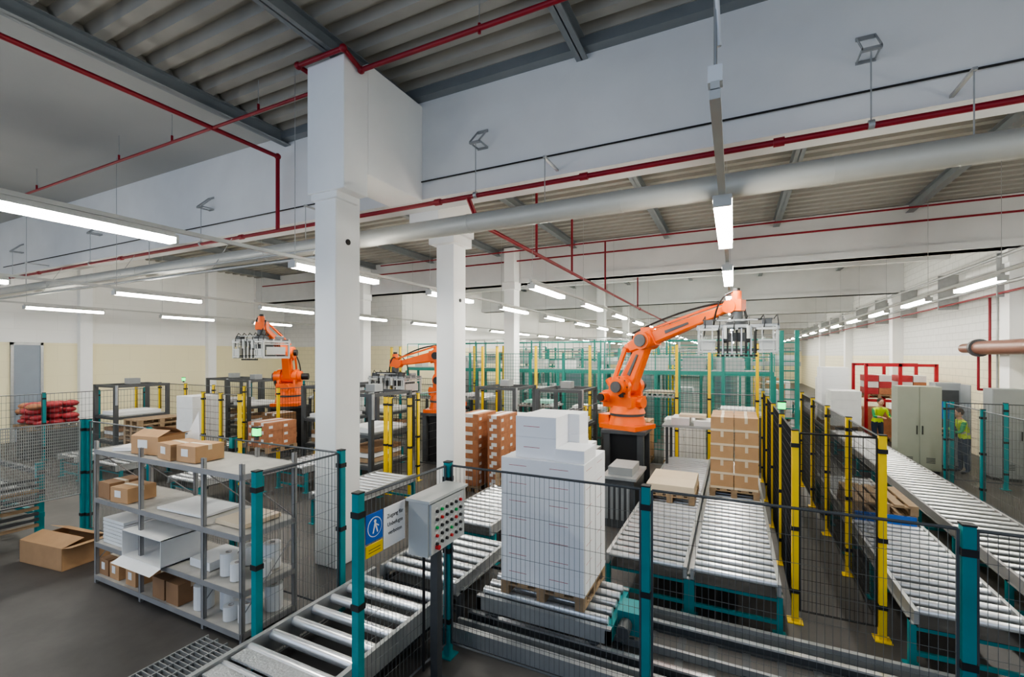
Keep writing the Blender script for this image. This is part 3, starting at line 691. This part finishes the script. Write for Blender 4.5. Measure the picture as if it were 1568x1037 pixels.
def carton(name,cx,cy,z,w,l,h,ang=0,mat='card',tape=True,openf=False,label=False):
    b=MB(); t=.006
    R=Matrix.Rotation(ang,3,'Z')
    def bx(x0,x1,y0,y1,z0,z1,m):
        vs=[Vector((cx,cy,z))+R@Vector(p) for p in [(x0,y0,z0),(x1,y0,z0),(x1,y1,z0),(x0,y1,z0),(x0,y0,z1),(x1,y0,z1),(x1,y1,z1),(x0,y1,z1)]]
        b.add(vs,[(0,3,2,1),(4,5,6,7),(0,1,5,4),(1,2,6,5),(2,3,7,6),(3,0,4,7)],m)
    if not openf:
        bx(-w/2,w/2,-l/2,l/2,0,h,mat)
        if tape: bx(-w/2-.001,w/2+.001,-.025,.025,h*.7,h+.002,'tape')
    else:
        bx(-w/2,w/2,-l/2,l/2,0,t,mat); bx(-w/2,-w/2+t,-l/2,l/2,0,h,mat); bx(w/2-t,w/2,-l/2,l/2,0,h,mat); bx(-w/2,w/2,-l/2,-l/2+t,0,h,mat); bx(-w/2,w/2,l/2-t,l/2,0,h,mat)
        def flap(pts): b.add([Vector((cx,cy,z))+R@Vector(p) for p in pts],[(0,1,2,3)],mat)
        fl=.45*min(w,l)
        flap([(-w/2,-l/2,h),(w/2,-l/2,h),(w/2,-l/2+fl,h+.07),(-w/2,-l/2+fl,h+.07)])
        flap([(-w/2,l/2,h),(w/2,l/2,h),(w/2,l/2-fl*.9,h+.10),(-w/2,l/2-fl*.9,h+.10)])
        flap([(w/2,-l/2,h),(w/2,l/2,h),(w/2+fl*.75,l/2,h+.04),(w/2+fl*.75,-l/2,h+.04)])
    if label: bx(-w*.25,w*.1,-l/2-.002,-l/2,h*.35,h*.8,'whiteg')
    return b.make(name)
carton('cardboard_box',-9.5,3.42,0,1.05,.62,.34,.12,openf=True)
carton('cardboard_box',-7.05,3.5,1.89,.5,.36,.24,.15,openf=True,label=True)
carton('cardboard_box',-6.45,3.45,1.89,.36,.36,.20,-.1,label=True); carton('cardboard_box',-6.06,3.48,1.89,.36,.36,.20,.05,label=True)
carton('white_carton',-7.6,3.45,1.89,.3,.3,.05,.5,'whiteg',tape=False)
b=MB(); b.add([(-7.0,3.75,1.9),(-6.6,3.78,1.9),(-6.75,3.85,2.42)],[(0,1,2)],'whiteg'); b.add([(-7.0,3.75,1.9),(-6.75,3.85,2.42),(-7.02,3.92,1.9)],[(0,1,2)],'whiteg'); b.add([(-7.02,3.92,1.9),(-6.75,3.85,2.42),(-6.6,3.78,1.9)],[(0,1,2)],'whiteg'); b.make('folded_paper')
carton('cardboard_box',-7.9,3.45,1.21,.3,.4,.22,0,'cardd'); carton('cardboard_box',-7.5,3.42,1.21,.36,.36,.2,.1,'card',label=True)
carton('white_carton',-6.3,3.6,1.21,.9,.5,.03,.05,'whiteg',tape=False); carton('cardboard_box',-5.3,3.6,1.21,.5,.5,.05,0,'tape',tape=False)
b=MB()
for k in range(7): b.box(-8.0+random.uniform(0,.02),-7.45,3.28,3.85,.585+k*.05,.625+k*.05,'whiteg')
b.make('paper_stack')
b=MB(); x0,x1,y0,y1,z0,z1=-7.2,-6.3,3.15,3.7,.59,.93
b.box(x0,x1,y0,y1,z0,z0+.01,'whiteg'); b.box(x0,x1,y0,y1,z1-.01,z1,'whiteg'); b.box(x0,x0+.01,y0,y1,z0,z1,'whiteg'); b.box(x1-.01,x1,y0,y1,z0,z1,'whiteg'); b.box(x0,x1,y1-.01,y1,z0,z1,'cardd')
b.add([(x0,y0,z0),(x1,y0,z0),(x1,y0-.12,z0-.05),(x0,y0-.12,z0-.05)],[(0,1,2,3)],'whiteg'); b.make('open_white_carton')
for x,m in ((-8.0,'cardd'),(-7.72,'card'),(-7.3,'card')): carton('cardboard_box',x+.05,3.42,.125,.24,.3,.22,0,m,label=True)
for x in (-6.55,-6.25): carton('cardboard_box',x,3.42,.125,.26,.34,.26,0,'cardd')
def rolls(lst):
    for (x,y,z,r,h) in lst:
        b=MB(); seg=20; vs=[]
        for zz,rr in ((z,r),(z+h,r),(z+h,r*.35),(z,r*.35)):
            for i in range(seg): a=2*math.pi*i/seg; vs.append((x+rr*math.cos(a),y+rr*math.sin(a),zz))
        fs=[]
        for k in range(4):
            for i in range(seg): fs.append((k*seg+i,k*seg+(i+1)%seg,((k+1)%4)*seg+(i+1)%seg,((k+1)%4)*seg+i))
        b.add(vs,fs,'whiteg',False); b.cyl((x,y,z),(x,y,z+h+.004),r*.36,'cardd',14,caps=False); b.make('label_roll')
rolls([(-5.45,3.45,.59,.09,.26),(-5.22,3.4,.59,.07,.2),(-5.05,3.6,.59,.1,.16),(-5.5,3.75,.59,.1,.22),(-5.15,3.8,.59,.1,.3),(-5.85,3.4,.125,.11,.28),(-5.58,3.55,.125,.11,.24),(-5.3,3.38,.125,.08,.16),(-5.1,3.45,.125,.1,.2),(-5.05,3.75,.125,.1,.3)])
carton('white_carton',-5.9,3.6,.59,.4,.45,.1,0,'whiteg',tape=False)

# ------------------------------------------------------------------ control box, signs
b=MB()
b.box(-2.72,-2.50,3.40,4.0,1.36,1.86,'box'); b.box(-2.5,-2.475,3.42,3.98,1.38,1.84,'box'); b.box(-2.73,-2.46,3.37,4.03,1.86,1.885,'box')
for r_ in range(5):
    for c in range(6):
        y=3.50+c*.08; z=1.46+r_*.075
        b.cyl((-2.475,y,z),(-2.455,y,z),.015,('btn','btn','btnr','btn','btng','btn','btn')[ (r_*2+c*3)%7],10); b.box(-2.475,-2.473,y-.02,y+.02,z+.022,z+.034,'whiteg')
b.cyl((-2.475,3.5,1.43),(-2.44,3.5,1.43),.022,'btnr',12)
b.box(-2.66,-2.58,3.66,3.74,0,1.36,'dsteel'); b.box(-2.70,-2.52,3.6,3.8,0,.02,'dsteel')
b.tube([Vector((-2.62,3.5,1.36)),Vector((-2.62,3.5,1.0)),Vector((-2.66,3.55,.2))],.015,'black',6)
b.make('control_box',.006)
def sign_text(txt,size,loc):
    c=bpy.data.curves.new('lettering','FONT'); c.body=txt; c.size=size; c.align_x='CENTER'; c.extrude=.0005
    o=bpy.data.objects.new('lettering',c); o.location=loc; o.rotation_euler=(math.pi/2,0,math.pi/2); c.materials.append(M['btn']); scene.collection.objects.link(o); return o
e=bpy.data.objects.new('warning_sign',None); scene.collection.objects.link(e)
b=MB(); b.box(-2.768,-2.76,3.12,3.40,1.5,1.86,'white'); p=b.make('panel'); p.parent=e
b=MB(); b.box(-2.768,-2.76,2.90,3.10,1.62,1.86,'blue'); b.cyl((-2.76,3.0,1.74),(-2.757,3.0,1.74),.085,'white',28); b.cyl((-2.757,3.0,1.74),(-2.755,3.0,1.74),.078,'blue',28)
b.cyl((-2.755,3.0,1.79),(-2.753,3.0,1.79),.014,'white',12); b.beam((-2.754,3.0,1.775),(-2.754,2.975,1.69),(1,0,0),.002,.016,.002,.012,'white'); b.beam((-2.754,3.0,1.775),(-2.754,3.03,1.69),(1,0,0),.002,.016,.002,.012,'white'); b.beam((-2.754,3.0,1.77),(-2.754,3.045,1.74),(1,0,0),.002,.01,.002,.01,'white')
b.box(-2.768,-2.76,2.90,3.10,1.5,1.6,'yellow'); b.box(-2.76,-2.758,2.93,3.07,1.53,1.535,'btn'); b.box(-2.76,-2.758,2.93,3.07,1.555,1.56,'btn'); p=b.make('pictogram'); p.parent=e
for i,t in enumerate(('Zugang für','Unbefugte','verboten')):
    o=sign_text(t,.05,(-2.757,3.26,1.76-.075*i)); o.parent=e
def ind(x,y,z):
    b=MB(); b.box(x-.05,x+.05,y-.03,y+.03,z,z+.1,'glowg'); b.box(x-.06,x+.06,y-.035,y+.035,z+.1,z+.12,'black'); b.box(x-.02,x+.02,y-.02,y+.02,z-.06,z,'dsteel'); b.box(x-.06,x+.06,y-.035,y+.035,z-.012,z,'black'); b.make('green_signal_light')
ind(-5.8,4.05,2.12); ind(.66,8.15,2.38); ind(-17,9.2,2.34)

# ------------------------------------------------------------------ workers
def worker(x,y,face,shirt,lean=.1):
    J={'pel':(0,0,.98,.15),'wst':(0,.01,1.12,.135),'chs':(0,.03+lean*.5,1.32,.16),'nck':(0,.03+lean,1.48,.065),'hdb':(0,.04+lean,1.55,.06),
       'shL':(-.19,.03+lean*.8,1.42,.065),'elL':(-.25,.10+lean,1.16,.045),'wrL':(-.18,.33+lean,1.12,.032),
       'shR':(.19,.03+lean*.8,1.42,.065),'elR':(.25,.12+lean,1.17,.045),'wrR':(.15,.34+lean,1.18,.032),
       'hpL':(-.10,0,.90,.10),'knL':(-.11,.03,.50,.065),'anL':(-.12,-.02,.10,.045),'toL':(-.13,.14,.04,.038),
       'hpR':(.10,0,.90,.10),'knR':(.11,.05,.50,.065),'anR':(.13,.02,.10,.045),'toR':(.14,.18,.04,.038)}
    Ed=[('pel','wst'),('wst','chs'),('chs','nck'),('nck','hdb'),('chs','shL'),('shL','elL'),('elL','wrL'),('chs','shR'),('shR','elR'),('elR','wrR'),('pel','hpL'),('hpL','knL'),('knL','anL'),('anL','toL'),('pel','hpR'),('hpR','knR'),('knR','anR'),('anR','toR')]
    ks=list(J); me=bpy.data.meshes.new('body'); me.from_pydata([J[k][:3] for k in ks],[(ks.index(a),ks.index(c)) for a,c in Ed],[])
    ob=bpy.data.objects.new('tmpbody',me); scene.collection.objects.link(ob)
    md=ob.modifiers.new('s','SKIN')
    for i,k in enumerate(ks): me.skin_vertices[0].data[i].radius=(J[k][3],J[k][3]*(.8 if k in('pel','wst','chs') else 1)); me.skin_vertices[0].data[i].use_root=(k=='pel')
    md2=ob.modifiers.new('u','SUBSURF'); md2.levels=2; md2.render_levels=2
    dg=bpy.context.evaluated_depsgraph_get(); ev=ob.evaluated_get(dg); em=bpy.data.meshes.new_from_object(ev)
    b=MB(); groups={}
    vs=[v.co.copy() for v in em.vertices]
    for p in em.polygons:
        c=p.center; r=abs(c.x)
        if c.z<.09: m='black'
        elif c.z<.97: m='trous'
        elif c.z>1.475 and r<.1: m='skin'
        elif c.y>.24+lean and c.z<1.3: m='skin'
        elif r>.215 or (c.y>.18+lean and c.z<1.3): m=shirt
        else: m='gsteel' if abs(c.z-1.12)<.02 else 'hivis'
        groups.setdefault(m,[]).append(tuple(p.vertices))
    for m,fs in groups.items():
        used=sorted({i for f in fs for i in f}); mp={k:i for i,k in enumerate(used)}
        b.add([vs[i] for i in used],[tuple(mp[i] for i in f) for f in fs],m,True)
    bpy.data.objects.remove(ob)
    hc=Vector((0,.055+lean,1.645))
    b.ball(hc,.115,'skin',18,14,(.72,.88,1.08)); b.ball(hc+Vector((0,-.018,.028)),.118,'hair',18,12,(.76,.88,.98))
    b.ball(hc+Vector((0,.105,-.01)),.018,'skin',8,6,(.8,1,1.3)); b.box(hc.x-.022,hc.x+.022,hc.y+.09,hc.y+.1,hc.z-.056,hc.z-.048,'redbag')
    for s in (-1,1): b.ball(hc+Vector((s*.032,.092,.012)),.011,'black',8,6); b.ball(hc+Vector((s*.083,0,0)),.026,'skin',8,6,(.4,.8,1.2))
    for s,w in ((-1,J['wrL']),(1,J['wrR'])):
        W=Vector(w[:3]); pc=W+Vector((-s*.01,.05,-.005)); b.ball(pc,.042,'skin',10,8,(.95,1.1,.5))
        for k,L in enumerate((.065,.075,.07,.055)):
            q=pc+Vector(((k-1.5)*.02,.04,0)); q1=q+Vector((0,L*.5,-.008)); q2=q1+Vector((0,L*.35,-.03)); b.cyl(q,q1,.0095,'skin',6); b.ball(q1,.0095,'skin',6,4); b.cyl(q1,q2,.009,'skin',6,.007)
        t0=pc+Vector((-s*.035,0,0)); t1=t0+Vector((-s*.025,.03,-.01)); b.cyl(t0,t1,.011,'skin',6); b.cyl(t1,t1+Vector((0,.03,-.01)),.01,'skin',6,.008)
    o=b.make('warehouse_worker',origin=(0,0,0)); o.location=(x,y,0.002); o.rotation_euler=(0,0,face); return o
worker(4.35,19.3,math.radians(200),'gshirt',.12)
worker(5.6,16.45,math.radians(95),'gshirt',.08)

# ------------------------------------------------------------------ world & camera
w=bpy.data.worlds.new('world'); scene.world=w; w.use_nodes=True
bg=w.node_tree.nodes['Background']; bg.inputs[0].default_value=(.62,.76,1,1); bg.inputs[1].default_value=1.1
try:
    scene.view_settings.look='AgX - Medium High Contrast'
except Exception as ex: print('look',ex)
cam=bpy.data.cameras.new('camera'); co=bpy.data.objects.new('camera',cam); scene.collection.objects.link(co)
co.location=(0,0,3.2); co.rotation_euler=(math.pi/2,0,math.radians(25.9))
cam.sensor_width=36; cam.lens=36*720/1612; cam.shift_y=27/1612; cam.clip_start=.05; cam.clip_end=200
scene.camera=co
